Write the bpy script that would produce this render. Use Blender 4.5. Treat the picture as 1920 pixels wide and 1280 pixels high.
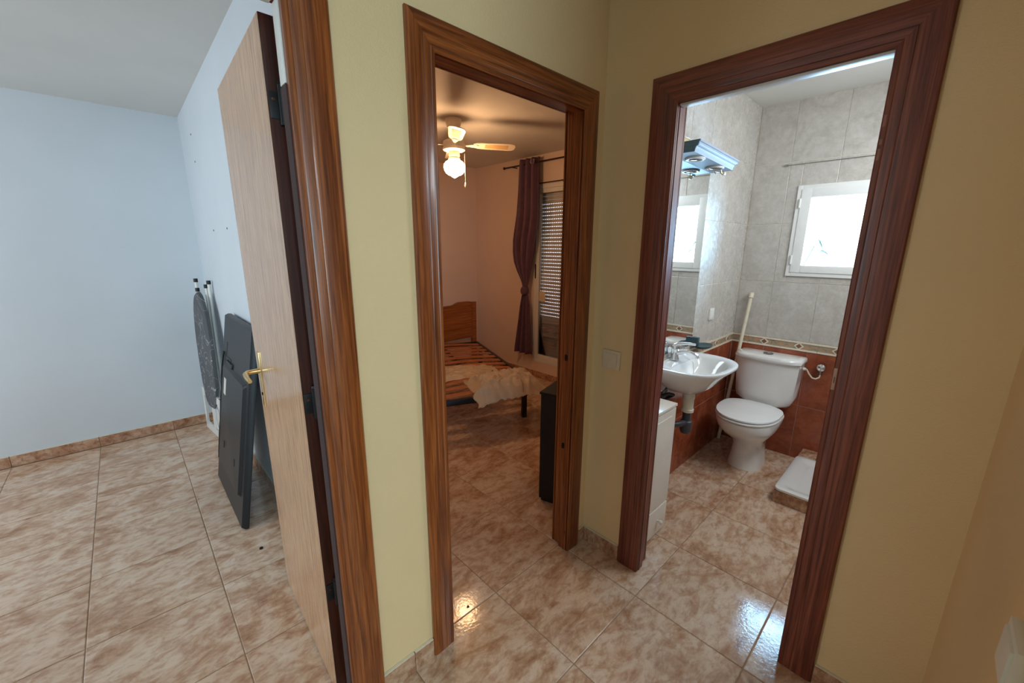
import bpy, bmesh, math, random
from mathutils import Matrix, Vector, noise as mnoise
random.seed(7)
scn = bpy.context.scene
for o in list(bpy.data.objects): bpy.data.objects.remove(o)
COL = scn.collection
PI = math.pi

# ------------------------------------------------------------------ camera
CAM = (-1.56395, -1.08792, 1.50283)
yaw, pitch, roll, FPX = math.radians(46.376), math.radians(13.108), math.radians(0.3156), 758.657
f = Vector((math.cos(yaw)*math.cos(pitch), math.sin(yaw)*math.cos(pitch), -math.sin(pitch)))
r = Vector((math.sin(yaw), -math.cos(yaw), 0)); u = r.cross(f)
c, s = math.cos(roll), math.sin(roll)
r, u = c*r + s*u, -s*r + c*u
cam = bpy.data.objects.new('camera', bpy.data.cameras.new('camera')); COL.objects.link(cam)
M = Matrix((r, u, -f)).transposed().to_4x4(); M.translation = Vector(CAM)
cam.matrix_world = M
cam.data.sensor_fit = 'HORIZONTAL'; cam.data.sensor_width = 36.0; cam.data.lens = FPX/1920*36
cam.data.clip_start = 0.02
scn.camera = cam

# ------------------------------------------------------------------ world, lights, exposure
w = bpy.data.worlds.new('sky'); scn.world = w; w.use_nodes = True
bg = w.node_tree.nodes['Background']; bg.inputs[0].default_value = (0.80, 0.90, 1.0, 1); bg.inputs[1].default_value = 3.0
def area(name, loc, direction, sx, sy, power, col):
    l = bpy.data.lights.new(name, 'AREA'); l.shape = 'RECTANGLE'; l.size = sx; l.size_y = sy
    l.energy = power; l.color = col
    o = bpy.data.objects.new(name, l); COL.objects.link(o); o.location = loc
    o.rotation_euler = Vector(direction).to_track_quat('-Z', 'Y').to_euler()
    return o
area('daylight_bathroom_window', (2.20, -0.58, 1.65), (-1, 0.0, -0.05), 0.9, 0.9, 125, (0.33, 0.66, 1.0))
area('added_bathroom_fill', (1.0, -1.33, 1.95), (0.05, 1, -0.75), 1.0, 0.7, 36, (0.86, 0.94, 1.0))  # added fill to brighten the bathroom; no window is known on this side
area('daylight_left_room_window', (-4.30, 1.70, 1.45), (1, 0, -0.12), 1.5, 1.5, 36, (0.78, 0.90, 1.0))
area('daylight_living_room_window', (-2.6, -3.95, 1.5), (0.1, 1, -0.05), 1.8, 1.6, 80, (0.51, 0.83, 1.0))
scn.view_settings.view_transform = 'Standard'; scn.view_settings.look = 'None'
scn.view_settings.gamma = 1.0; scn.view_settings.use_curve_mapping = False
scn.view_settings.exposure = 0.0
scn.cycles.use_denoising = True
scn.cycles.max_bounces = 12; scn.cycles.diffuse_bounces = 6; scn.cycles.glossy_bounces = 5
scn.cycles.transparent_max_bounces = 12; scn.cycles.sample_clamp_indirect = 6.0
scn.cycles.caustics_reflective = False; scn.cycles.caustics_refractive = False

# ------------------------------------------------------------------ materials
def srgb(R, G, B):
    g = lambda v: (v/255/12.92) if v/255 <= 0.04045 else ((v/255+0.055)/1.055)**2.4
    return (g(R), g(G), g(B), 1)
class NT:
    def __init__(s, name):
        s.m = bpy.data.materials.new(name); s.m.use_nodes = True
        s.t = s.m.node_tree; s.p = s.t.nodes['Principled BSDF']; s.out = s.t.nodes['Material Output']
    def n(s, typ, **kw):
        nd = s.t.nodes.new(typ)
        for k, v in kw.items():
            if k.startswith('_'): setattr(nd, k[1:], v)
            else: nd.inputs[k.replace('__', ' ')].default_value = v
        return nd
    def l(s, a, b): s.t.links.new(a, b)
    def set(s, **kw):
        for k, v in kw.items(): s.p.inputs[k.replace('__', ' ')].default_value = v
    def coord(s, scale=(1, 1, 1), rnd=0.0):
        tc = s.n('ShaderNodeTexCoord'); mp = s.n('ShaderNodeMapping'); mp.inputs['Scale'].default_value = scale
        s.l(tc.outputs['Object'], mp.inputs['Vector'])
        if rnd:
            oi = s.n('ShaderNodeObjectInfo'); mu = s.n('ShaderNodeVectorMath', _operation='SCALE')
            cb = s.n('ShaderNodeCombineXYZ', X=0, Y=0, Z=0)
            m2 = s.n('ShaderNodeMath', _operation='MULTIPLY'); m2.inputs[1].default_value = rnd
            s.l(oi.outputs['Random'], m2.inputs[0])
            for i in range(3): s.l(m2.outputs[0], cb.inputs[i])
            s.l(cb.outputs[0], mp.inputs['Location'])
        return mp.outputs['Vector']
    def noise(s, vec, scale, detail=4, rough=.55, dist=0):
        nd = s.n('ShaderNodeTexNoise', Scale=scale, Detail=detail, Roughness=rough, Distortion=dist)
        s.l(vec, nd.inputs['Vector']); return nd.outputs['Fac']
    def ramp(s, fac, stops):
        nd = s.n('ShaderNodeValToRGB'); e = nd.color_ramp.elements
        while len(e) < len(stops): e.new(.5)
        for i, (p, cl) in enumerate(stops): e[i].position = p; e[i].color = cl
        s.l(fac, nd.inputs['Fac']); return nd.outputs['Color']
    def mix(s, fac, a, b, typ='MIX'):
        nd = s.n('ShaderNodeMix', _data_type='RGBA', _blend_type=typ)
        for val, idx in ((fac, 0), (a, 6), (b, 7)):
            if hasattr(val, 'links'): s.l(val, nd.inputs[idx])
            else: nd.inputs[idx].default_value = val
        return nd.outputs[2]
    def bump(s, h, strength, dist=.01):
        nd = s.n('ShaderNodeBump', Strength=strength, Distance=dist); s.l(h, nd.inputs['Height'])
        s.l(nd.outputs['Normal'], s.p.inputs['Normal'])
def plain(name, col, rough=.5, metal=0, coat=0, var=.06, scale=30):
    t = NT(name); t.set(Roughness=rough, Metallic=metal)
    if coat: t.set(Coat__Weight=coat, Coat__Roughness=.05)
    n1 = t.noise(t.coord(), scale, 3)
    dk = tuple(x*(1-var) for x in col[:3])+(1,); lt = tuple(min(1, x*(1+var)) for x in col[:3])+(1,)
    t.l(t.ramp(n1, [(.3, dk), (.7, lt)]), t.p.inputs['Base Color'])
    return t.m
def paint(name, col, bump=.25, rough=.6, scale=210):
    t = NT(name); t.set(Roughness=rough); v = t.coord()
    big = t.noise(v, 1.7, 3)
    dk = tuple(x*.95 for x in col[:3])+(1,)
    t.l(t.ramp(big, [(.35, dk), (.65, col)]), t.p.inputs['Base Color'])
    t.bump(t.noise(v, scale, 2), bump, .004); return t.m
def wood(name, dark, mid, light, axis='z', rough=.34, rnd=13.0, coat=.3, fine=1.0):
    t = NT(name); t.set(Roughness=rough, Coat__Weight=coat, Coat__Roughness=.12)
    sc = {'z': (70, 70, 2.0), 'x': (2.0, 70, 70), 'y': (70, 2.0, 70)}[axis]
    v = t.coord(sc, rnd)
    n1 = t.noise(v, .55, 4, .6, 1.6); n2 = t.noise(v, 2.2*fine, 4, .65, .5)
    c1 = t.ramp(n1, [(.28, dark), (.48, mid), (.75, light)])
    c2 = t.ramp(n2, [(.38, (.42, .36, .33, 1)), (.56, (1, 1, 1, 1))])
    t.l(t.mix(.75, c1, c2, 'MULTIPLY'), t.p.inputs['Base Color'])
    t.bump(n2, .12, .002); return t.m
def stone_tile(name, stops, rough=.14, mul=None, s1=5.5, aniso=(1, 1.7, 1), rnd=37.0, bump=.05, spec=.5):
    t = NT(name); t.set(Roughness=rough); t.set(Specular__IOR__Level=spec)
    v = t.coord(aniso, rnd)
    n1 = t.noise(v, s1, 6, .68, .9); n2 = t.noise(v, s1*4.2, 4, .65, .4)
    c1 = t.ramp(n1, stops)
    if mul: c1 = t.mix(mul[0], c1, t.ramp(n2, [(.34, mul[1]), (.56, (1, 1, 1, 1))]), 'MULTIPLY')
    t.l(c1, t.p.inputs['Base Color'])
    nb = t.noise(t.coord(), 75, 2); t.bump(nb, bump, .003)
    n3 = t.noise(v, s1*3, 3)
    rr = t.n('ShaderNodeMapRange', From__Min=.3, From__Max=.7, To__Min=rough*.7, To__Max=rough*1.5)
    t.l(n3, rr.inputs['Value']); t.l(rr.outputs[0], t.p.inputs['Roughness'])
    return t.m
def thin_glass(name, tint=(1, 1, 1, 1), refl=.08):
    t = NT(name); t.t.nodes.remove(t.p)
    tr = t.n('ShaderNodeBsdfTransparent', Color=tint); gl = t.n('ShaderNodeBsdfGlossy', Roughness=.02)
    fr = t.n('ShaderNodeFresnel', IOR=1.45); mx = t.n('ShaderNodeMixShader')
    t.l(fr.outputs[0], mx.inputs[0]); t.l(tr.outputs[0], mx.inputs[1]); t.l(gl.outputs[0], mx.inputs[2])
    t.l(mx.outputs[0], t.out.inputs['Surface']); return t.m
def emit(name, col, strength):
    t = NT(name); t.set(Base__Color=col, Emission__Color=col, Emission__Strength=strength); return t.m

Mt = {}
Mt['yellow'] = paint('yellow_textured_paint', srgb(228, 197, 149), .30)
Mt['white'] = paint('white_paint', srgb(222, 220, 214), .12)
Mt['rose_white'] = paint('warm_white_bedroom_paint', srgb(228, 206, 190), .12)
Mt['cool_white'] = paint('cool_white_paint', srgb(212, 219, 224), .10)
Mt['ceiling'] = paint('ceiling_paint', srgb(216, 214, 208), .10)
D, Mi, L = srgb(80, 32, 10), srgb(136, 68, 26), srgb(174, 100, 46)
for a in 'xyz': Mt['wood_'+a] = wood('varnished_pine_'+a, D, Mi, L, a)
for a in 'xy': Mt['redwood_'+a] = wood('red_brown_pine_'+a, srgb(84, 34, 22), srgb(126, 62, 44), srgb(150, 82, 60), a, .42, coat=.1)
Mt['redwood_z'] = wood('red_brown_pine_z', srgb(84, 34, 22), srgb(126, 62, 44), srgb(150, 82, 60), 'z', .42, coat=.1)
Mt['dark_edge'] = wood('dark_door_edge', srgb(44, 16, 8), srgb(66, 26, 14), srgb(84, 38, 20), 'z', .35)
Mt['beech'] = wood('pale_beech_veneer', srgb(204, 154, 112), srgb(218, 172, 132), srgb(226, 184, 146), 'z', .26, 0, .45, 2.0)
Mt['headboard'] = wood('orange_pine_headboard', srgb(128, 66, 24), srgb(170, 98, 44), srgb(190, 118, 60), 'x', .3)
Mt['slat'] = wood('bed_slat_wood', srgb(150, 82, 44), srgb(190, 118, 72), srgb(208, 140, 92), 'x', .5, 11, .1)
Mt['floor'] = stone_tile('beige_marbled_floor_tile',
    [(.29, srgb(162, 118, 84)), (.41, srgb(190, 153, 123)), (.52, srgb(209, 180, 154)), (.70, srgb(220, 198, 176))], .095,
    (.6, srgb(192, 152, 122)), 5.2, (.85, 1.5, 1), bump=.09)
Mt['skirt'] = stone_tile('beige_skirting_tile',
    [(.28, srgb(140, 92, 62)), (.48, srgb(184, 142, 112)), (.70, srgb(208, 176, 148))], .2, (.7, srgb(180, 140, 112)), 7)
Mt['grout'] = paint('floor_grout', srgb(150, 124, 100), .2, .8)
Mt['terra'] = stone_tile('terracotta_wall_tile',
    [(.30, srgb(122, 58, 36)), (.5, srgb(146, 74, 48)), (.7, srgb(166, 92, 64))], .16, (.5, srgb(205, 175, 160)), 6, (1, 1, 1), 23, .03)
Mt['greytile'] = stone_tile('pale_grey_marbled_wall_tile',
    [(.30, srgb(176, 170, 161)), (.5, srgb(188, 182, 174)), (.72, srgb(198, 193, 186))], .24, (.3, srgb(206, 200, 190)), 9, (1.1, 1, 1), 29, .0)
Mt['wgrout'] = paint('wall_grout_cream', srgb(226, 214, 198), .1, .8)
Mt['listello'] = stone_tile('border_tile_scroll', [(.36, srgb(122, 116, 98)), (.5, srgb(164, 148, 124)), (.62, srgb(186, 128, 92)), (.75, srgb(196, 182, 156))], .2, None, 34, (1, 1, 1), 17)
Mt['cream'] = plain('cream_glaze', srgb(220, 210, 190), .2)
Mt['diamond'] = plain('brown_glaze', srgb(126, 92, 72), .2)
Mt['ceramic'] = plain('white_ceramic', srgb(226, 224, 220), .12, 0, .6, .01)
Mt['seat'] = plain('white_seat_plastic', srgb(230, 230, 228), .2, 0, .3, .01)
Mt['plastic'] = plain('white_plastic', srgb(222, 220, 214), .35, var=.02)
Mt['beige_plastic'] = plain('ivory_plastic', srgb(214, 198, 172), .4, var=.03)
Mt['pipe_white'] = plain('aged_white_pipe', srgb(222, 212, 190), .4)
Mt['pipe_grey'] = plain('dark_grey_pipe', srgb(58, 60, 66), .4)
Mt['chrome'] = plain('chrome', (.80, .80, .80, 1), .12, 1, var=.02)
Mt['dark_chrome'] = plain('tarnished_metal', (.30, .29, .28, 1), .3, 1)
Mt['brass'] = plain('polished_brass', srgb(232, 200, 140), .22, 1)
Mt['black_metal'] = plain('black_metal', srgb(22, 20, 20), .4, .3)
Mt['bed_metal'] = plain('bed_black_steel', srgb(30, 30, 34), .35, .4)
Mt['black_lacquer'] = plain('black_cabinet_lacquer', srgb(7, 7, 8), .6)
Mt['tv'] = plain('tv_back_plastic', srgb(25, 27, 30), .42, var=.08)
Mt['tv_dark'] = plain('tv_recess_plastic', srgb(22, 23, 26), .45)
Mt['cable'] = plain('black_cable', srgb(14, 14, 15), .5)
Mt['upvc'] = plain('white_aluminium_frame', srgb(226, 226, 222), .3, var=.02)
Mt['shutter'] = plain('grey_shutter_slat', srgb(206, 202, 192), .5)
Mt['curtain'] = plain('purple_curtain_cloth', srgb(98, 68, 86), .7, var=.16, scale=14)
Mt['rod'] = plain('bronze_rod', srgb(56, 38, 30), .4, .4)
Mt['mirror'] = plain('mirror_silver', (.86, .90, .90, 1), .0, 1, var=.0)
Mt['cornice'] = plain('blue_grey_lacquer', srgb(150, 163, 178), .5)
Mt['teal'] = plain('dark_teal_lacquer', srgb(52, 78, 84), .35)
Mt['pine_pale'] = wood('pale_pine_board', srgb(200, 172, 122), srgb(220, 196, 150), srgb(230, 208, 168), 'x', .5, 5, .1)
Mt['cab'] = plain('white_lacquered_cabinet', srgb(228, 220, 208), .3, 0, .3, .02)
Mt['gap'] = plain('dark_gap', srgb(18, 16, 15), .8)
Mt['board_cover'] = None
t = NT('ironing_board_cover'); t.set(Roughness=.85)
v = t.coord(); vo = t.n('ShaderNodeTexVoronoi', Scale=7.0); vo.feature = 'DISTANCE_TO_EDGE'; t.l(v, vo.inputs['Vector'])
nz = t.noise(v, 4.5, 2, .5, 2.5)
t.l(t.ramp(nz, [(.0, srgb(84, 86, 88)), (.49, srgb(90, 92, 94)), (.50, srgb(200, 200, 200)), (.51, srgb(86, 88, 90))]), t.p.inputs['Base Color']); Mt['board_cover'] = t.m
Mt['fan_white'] = plain('cream_white_enamel', srgb(232, 220, 196), .35, var=.02)
Mt['cane'] = plain('fan_cane_inset', srgb(214, 176, 118), .6)
Mt['globe'] = emit('lit_glass_globe', (1.0, .57, .28, 1), 74.0)
Mt['bubble'] = None; Mt['pale_metal'] = plain('pale_brass_plate', srgb(176, 140, 120), .45, .3); Mt['worn'] = plain('worn_bare_wood', srgb(150, 104, 90), .6); Mt['seal'] = plain('grey_brown_felt_strip', srgb(66, 46, 44), .9, var=.2, scale=300)
t = NT('crumpled_translucent_plastic'); t.set(Roughness=.35, Base__Color=srgb(226, 206, 178), Alpha=.62); t.set(Coat__Weight=.4)
t.bump(t.noise(t.coord(), 38, 4, .6, 1.0), .5, .01); Mt['bubble'] = t.m
Mt['glass'] = thin_glass('window_glass')
Mt['leafgreen'] = plain('dark_palm_leaf', srgb(70, 84, 70), .6)

# ------------------------------------------------------------------ mesh helpers
class MB:
    def __init__(s): s.v, s.f, s.mi, s.mats = [], [], [], []
    def slot(s, m):
        if m not in s.mats: s.mats.append(m)
        return s.mats.index(m)
    def add(s, vs, fs, m):
        b = len(s.v); s.v += [Vector(x) for x in vs]; k = s.slot(m)
        for q in fs: s.f.append([b+i for i in q]); s.mi.append(k)
        return s
    def box(s, x0, x1, y0, y1, z0, z1, m):
        if x0 > x1: x0, x1 = x1, x0
        if y0 > y1: y0, y1 = y1, y0
        if z0 > z1: z0, z1 = z1, z0
        v = [(x, y, z) for z in (z0, z1) for y in (y0, y1) for x in (x0, x1)]
        return s.add(v, [(0, 2, 3, 1), (4, 5, 7, 6), (0, 1, 5, 4), (2, 6, 7, 3), (0, 4, 6, 2), (1, 3, 7, 5)], m)
    def bbox(s, x0, x1, y0, y1, z0, z1, m, b=.003):      # box with bevelled edges
        bm = bmesh.new(); bmesh.ops.create_cube(bm, size=1)
        for q in bm.verts: q.co = Vector(((x0+x1)/2+q.co.x*abs(x1-x0), (y0+y1)/2+q.co.y*abs(y1-y0), (z0+z1)/2+q.co.z*abs(z1-z0)))
        b = min(b, abs(x1-x0)*.45, abs(y1-y0)*.45, abs(z1-z0)*.45)
        bmesh.ops.bevel(bm, geom=list(bm.edges), offset=b, segments=2, profile=.7, affect='EDGES')
        bm.verts.index_update(); vs = [q.co.copy() for q in bm.verts]; fs = [[q.index for q in fc.verts] for fc in bm.faces]; bm.free()
        return s.add(vs, fs, m)
    def loft(s, rings, m, closed=True, cap=True):
        n = len(rings[0]); vs = [p for rg in rings for p in rg]; fs = []
        for i in range(len(rings)-1):
            for j in range(n if closed else n-1):
                k = (j+1) % n; fs.append((i*n+j, i*n+k, (i+1)*n+k, (i+1)*n+j))
        if cap and closed: fs.append(list(range(n))[::-1]); fs.append([(len(rings)-1)*n+j for j in range(n)])
        return s.add(vs, fs, m)
    def lathe(s, prof, m, center=(0, 0, 0), axis='z', seg=24, cap=True):
        rings = []
        for rr, h in prof:
            rg = []
            for k in range(seg):
                a = 2*PI*k/seg; p = (rr*math.cos(a), rr*math.sin(a), h)
                if axis == 'x': p = (p[2], p[0], p[1])
                if axis == 'y': p = (p[0], p[2], -p[1]) if False else (p[1], p[2], p[0])
                rg.append(Vector(p)+Vector(center))
            rings.append(rg)
        return s.loft(rings, m, True, cap)
    def tube(s, pts, rad, m, seg=8):
        pts = [Vector(p) for p in pts]; rings = []; up = None
        for i, p in enumerate(pts):
            d = (pts[min(i+1, len(pts)-1)]-pts[max(i-1, 0)]).normalized()
            if up is None: up = d.orthogonal().normalized()
            up = (up-d*up.dot(d)).normalized(); sd = d.cross(up)
            rd = rad[i] if isinstance(rad, (list, tuple)) else rad
            rings.append([p+(up*math.cos(2*PI*k/seg)+sd*math.sin(2*PI*k/seg))*rd for k in range(seg)])
        return s.loft(rings, m)
    def prism(s, poly, vec, m):      # polygon of 3-D points extruded along vec
        n = len(poly); vec = Vector(vec); vs = [Vector(p) for p in poly]+[Vector(p)+vec for p in poly]
        fs = [list(range(n))[::-1], list(range(n, 2*n))]+[(i, (i+1) % n, n+(i+1) % n, n+i) for i in range(n)]
        return s.add(vs, fs, m)
    def build(s, name, parent=None, smooth=True, ang=40, world=True, origin=None):
        me = bpy.data.meshes.new(name)
        if parent is None:
            if origin is None:
                lo = [min(q[i] for q in s.v) for i in range(3)]; hi = [max(q[i] for q in s.v) for i in range(3)]
                origin = ((lo[0]+hi[0])/2, (lo[1]+hi[1])/2, lo[2])
            off = Vector(origin); vs = [q-off for q in s.v]; loc = off
        else:
            loc = Vector((0, 0, 0)); vs = s.v
            if world:
                inv = WM[parent.name].inverted(); vs = [inv @ q for q in vs]
            ctr = sum(vs, Vector())/len(vs); vs = [q-ctr for q in vs]; loc = ctr
        me.from_pydata([tuple(q) for q in vs], [], s.f)
        for m in s.mats: me.materials.append(m)
        me.polygons.foreach_set('material_index', s.mi)
        bm = bmesh.new(); bm.from_mesh(me); bmesh.ops.recalc_face_normals(bm, faces=bm.faces); bm.to_mesh(me); bm.free()
        if smooth:
            me.shade_smooth(); me.set_sharp_from_angle(angle=math.radians(ang))
        o = bpy.data.objects.new(name, me); COL.objects.link(o); o.location = loc
        if parent: o.parent = parent; WM[o.name] = WM[parent.name] @ Matrix.Translation(loc)
        else: WM[o.name] = Matrix.Translation(loc)
        return o
WM = {}
def tag(o, label=None, cat=None, group=None, kind=None):
    if label: o['label'] = label
    if cat: o['category'] = cat
    if group: o['group'] = group
    if kind: o['kind'] = kind
    return o
def empty(name, loc, rot=(0, 0, 0), label=None, cat=None, group=None, kind=None):
    o = bpy.data.objects.new(name, None); COL.objects.link(o); o.empty_display_size = .05
    o.location = loc; o.rotation_euler = rot
    from mathutils import Euler
    WM[o.name] = Matrix.LocRotScale(Vector(loc), Euler(rot), None)
    return tag(o, label, cat, group, kind)
def inst(src, name, parent, loc, rot=(0, 0, 0)):          # a copy that shares mesh data; loc in the parent's frame
    o = bpy.data.objects.new(name, src); COL.objects.link(o); o.parent = parent; o.location = loc; o.rotation_euler = rot
    return o

# ------------------------------------------------------------------ the setting
CEIL = 2.455
XE, YB, XP = 1.825, 3.14, -1.08        # outer wall, back wall, partition between left room and bedroom
D1, D2, D3 = (-1.933, -1.229, 2.03), (-.8405, -.144, 2.03), (-.905, -.3216, 2.017)
XW0 = -4.2

fl = MB().box(XW0-.2, 2.0, -4.2, 3.3, -.12, -.0022, Mt['grout']).build('floor', smooth=False); tag(fl, kind='structure')
S, TX, TY = .438, -.1331, .0502
def tile_mesh(name, w_, h_, th, m, ch=.0025):
    b = MB(); x, y = w_/2, h_/2
    b.add([(-x, -y, -th), (x, -y, -th), (x, y, -th), (-x, y, -th), (-x, -y, -ch*.5), (x, -y, -ch*.5), (x, y, -ch*.5), (-x, y, -ch*.5),
           (-x+ch, -y+ch, 0), (x-ch, -y+ch, 0), (x-ch, y-ch, 0), (-x+ch, y-ch, 0)],
          [(0, 1, 5, 4), (1, 2, 6, 5), (2, 3, 7, 6), (3, 0, 4, 7), (4, 5, 9, 8), (5, 6, 10, 9), (6, 7, 11, 10), (7, 4, 8, 11), (8, 9, 10, 11)], m)
    me = bpy.data.meshes.new(name); me.from_pydata([tuple(q) for q in b.v], [], b.f); me.materials.append(m); return me
FT = tile_mesh('floor_tile', S-.003, S-.003, .006, Mt['floor'])
floc = fl.location
for i in range(-8, 6):
    for j in range(-4, 8):
        cx, cy = TX+(i+.5)*S, TY+(j+.5)*S
        if cx > 1.98 or cy > 3.25: continue
        if cx < -1.9 and cy < -.6: continue
        if cx > .2 and cy < -1.45: continue
        o = inst(FT, 'floor_tile', fl, (cx-floc.x, cy-floc.y, -floc.z), (0, 0, random.choice((0, PI))))
# walls -------------------------------------------------------------
def wall(name, boxes):
    b = MB()
    for bx, m in boxes: b.box(*bx, m)
    return tag(b.build(name, smooth=False), kind='structure')
Y_, W_, C_ = Mt['yellow'], Mt['rose_white'], Mt['cool_white']
g = .033                                               # rough opening is hidden behind frame
h1, h2, h3 = D1[2]+g, D2[2]+g, D3[2]+g
def wallA(y0, y1, m, xmin, xmax):
    L_ = []
    for a, bb, z0 in ((XW0, D1[0]-g, 0), (D1[0]-g, D1[1]+g, h1), (D1[1]+g, D2[0]-g, 0), (D2[0]-g, D2[1]+g, h2), (D2[1]+g, .09, 0)):
        a, bb = max(a, xmin), min(bb, xmax)
        if bb > a: L_.append(((a, bb, y0, y1, z0, CEIL), m))
    return L_
wall('wall_hall_left', wallA(0, .045, Y_, XW0, 0.0) + wallA(.045, .09, C_, XW0, XP+.04) + wallA(.045, .09, W_, XP+.04, .09))
wall('wall_hall_front', [((0, .045, -1.253, D3[0]-g, 0, CEIL), Y_), ((0, .045, D3[0]-g, D3[1]+g, h3, CEIL), Y_), ((0, .045, D3[1]+g, 0, 0, CEIL), Y_),
                         ((.045, .09, -1.34, D3[0]-g, 0, CEIL), W_), ((.045, .09, D3[0]-g, D3[1]+g, h3, CEIL), W_), ((.045, .09, D3[1]+g, .045, 0, CEIL), W_)])
wall('wall_hall_right', [((-1.02, .045, -1.34, -1.253, 0, CEIL), Y_)])
wall('wall_living_room', [((-.6, -.5, -4.2, -1.34, 0, CEIL), Y_), ((XW0, -.5, -4.3, -4.2, 0, .9), Y_), ((XW0, -3.5, -4.3, -4.2, .9, CEIL), Y_),
                          ((-1.7, -.5, -4.3, -4.2, .9, CEIL), Y_), ((-3.5, -1.7, -4.3, -4.2, 2.3, CEIL), Y_)])
wall('wall_left', [((XW0-.1, XW0, -4.3, .95, 0, CEIL), C_), ((XW0-.1, XW0, .95, 2.45, 0, .7), C_), ((XW0-.1, XW0, .95, 2.45, 2.2, CEIL), C_), ((XW0-.1, XW0, 2.45, YB, 0, CEIL), C_)])
wall('wall_back', [((XW0-.1, XP+.04, YB, YB+.1, 0, CEIL), C_), ((XP+.04, 2.0, YB, YB+.1, 0, CEIL), W_)])
wp = wall('wall_partition', [((XP, XP+.045, .09, YB, 0, CEIL), C_), ((XP+.045, XP+.09, .09, YB, 0, CEIL), W_)])
BWY = (-.335, -.80, 1.325, 1.905)                      # bathroom window opening y0,y1,z0,z1
BDY = (2.11, .92, .19, 2.155)                          # balcony door opening
T = .0028
we = wall('wall_outer', [((XE+T, 2.0, -1.45, BWY[1], 0, CEIL), Mt['wgrout']), ((XE+T, 2.0, BWY[1], BWY[0], 0, BWY[2]), Mt['wgrout']),
                    ((XE+T, 2.0, BWY[1], BWY[0], BWY[3], CEIL), Mt['wgrout']), ((XE+T, 2.0, BWY[0], .0, 0, CEIL), Mt['wgrout']),
                    ((XE, 2.0, 0.0, BDY[1], 0, CEIL), W_), ((XE, 2.0, BDY[1], BDY[0], 0, BDY[2]), W_), ((XE, 2.0, BDY[1], BDY[0], BDY[3], CEIL), W_), ((XE, 2.0, BDY[0], YB, 0, CEIL), W_)])
YL = -.036
wl = wall('wall_bathroom_left', [((.09, XE+T, YL+T, .045, 0, CEIL), Mt['wgrout']), ((.09, XE, .045, .09, 0, CEIL), W_)])
wall('wall_bathroom_right', [((.09, 2.0, -1.45, -1.34, 0, CEIL), Mt['greytile'])])
tag(MB().box(XW0-.1, 2.0, -4.3, 3.24, CEIL, CEIL+.1, Mt['ceiling']).build('ceiling', smooth=False), kind='structure')

# bathroom wall tiles: terracotta dado, listello border, pale grey above
rows = [(0.002, .40, 'terra'), (.403, .797, 'terra'), (.868, 1.27, 'greytile'), (1.273, 1.67, 'greytile'), (1.673, 2.07, 'greytile'), (2.073, 2.453, 'greytile')]
PW = .27
cache = {}
def wtile(w_, h_, mk):
    k = (round(w_, 3), round(h_, 3), mk)
    if k not in cache: cache[k] = tile_mesh('wall_tile', w_, h_, T, Mt[mk], .0018)
    return cache[k]
def put_tile(par, plane, a0, a1, z0, z1, mk):
    if a1-a0 < .012 or z1-z0 < .012: return
    me = wtile(a1-a0-.002, z1-z0, mk); ca, cz = (a0+a1)/2, (z0+z1)/2; l = par.location
    if plane == 'x': inst(me, 'wall_tile', par, (XE-l.x, ca-l.y, cz-l.z), (PI/2, 0, -PI/2))
    else: inst(me, 'wall_tile', par, (ca-l.x, YL-l.y, cz-l.z), (PI/2, 0, 0))
ys = [YL-.001, -.257, -.527, -.797, -1.067, -1.34]
for z0, z1, mk in rows:
    for a1, a0 in zip(ys[:-1], ys[1:]):
        y0, y1 = max(a0, a0), a1
        if z1 > BWY[2] and z0 < BWY[3] and y0 < BWY[0] and y1 > BWY[1]:      # cut round the window
            if y1 > BWY[0]: put_tile(we, 'x', BWY[0], y1, z0, z1, mk)
            if y0 < BWY[1]: put_tile(we, 'x', y0, BWY[1], z0, z1, mk)
            yc0, yc1 = max(y0, BWY[1]), min(y1, BWY[0])
            if z0 < BWY[2]: put_tile(we, 'x', yc0, yc1, z0, BWY[2], mk)
            if z1 > BWY[3]: put_tile(we, 'x', yc0, yc1, BWY[3], z1, mk)
        else: put_tile(we, 'x', y0, y1, z0, z1, mk)
    xs = [.095, .22, .49, .76, 1.03, 1.30, 1.57, XE-.001]
    for a0, a1 in zip(xs[:-1], xs[1:]): put_tile(wl, 'y', a0, a1, z0, z1, mk)
# border tiles with rails and a raised diamond
def border_mesh(w_):
    b = MB(); h = .064; x, z = w_/2-.0012, h/2
    b.box(-x, x, -T, 0, -z, z, Mt['listello'])
    b.box(-x, x, -.002, .004, z-.011, z, Mt['cream']); b.box(-x, x, -.002, .004, -z, -z+.011, Mt['cream'])
    if w_ > .12:
        for s_, m, hh in ((.030, Mt['cream'], .003), (.0185, Mt['diamond'], .0045)):
            b.prism([(-s_, -.001, 0), (0, -.001, -s_*.92), (s_, -.001, 0), (0, -.001, s_*.92)], (0, hh+.001, 0), m)
    me = bpy.data.meshes.new('border_tile'); me.from_pydata([tuple(q) for q in b.v], [], b.f)
    for m in b.mats: me.materials.append(m)
    me.polygons.foreach_set('material_index', b.mi)
    bm = bmesh.new(); bm.from_mesh(me); bmesh.ops.recalc_face_normals(bm, faces=bm.faces); bm.to_mesh(me); bm.free(); return me
BP = .217; bm_full = border_mesh(BP); zc = .8325
for k in range(6):
    yc = -.257-BP*(k-1)+0
    if yc-BP/2 < -1.34: continue
    if k == 0:
        wd = (YL-.001)-(-.257+BP/2); me = border_mesh(wd); yc = YL-.001-wd/2
        inst(me, 'border_tile', we, (XE-we.location.x, yc-we.location.y, zc-we.location.z), (0, 0, PI/2))
    else: inst(bm_full, 'border_tile', we, (XE-we.location.x, yc-we.location.y, zc-we.location.z), (0, 0, PI/2))
xc = XE-.002-BP/2
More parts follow.
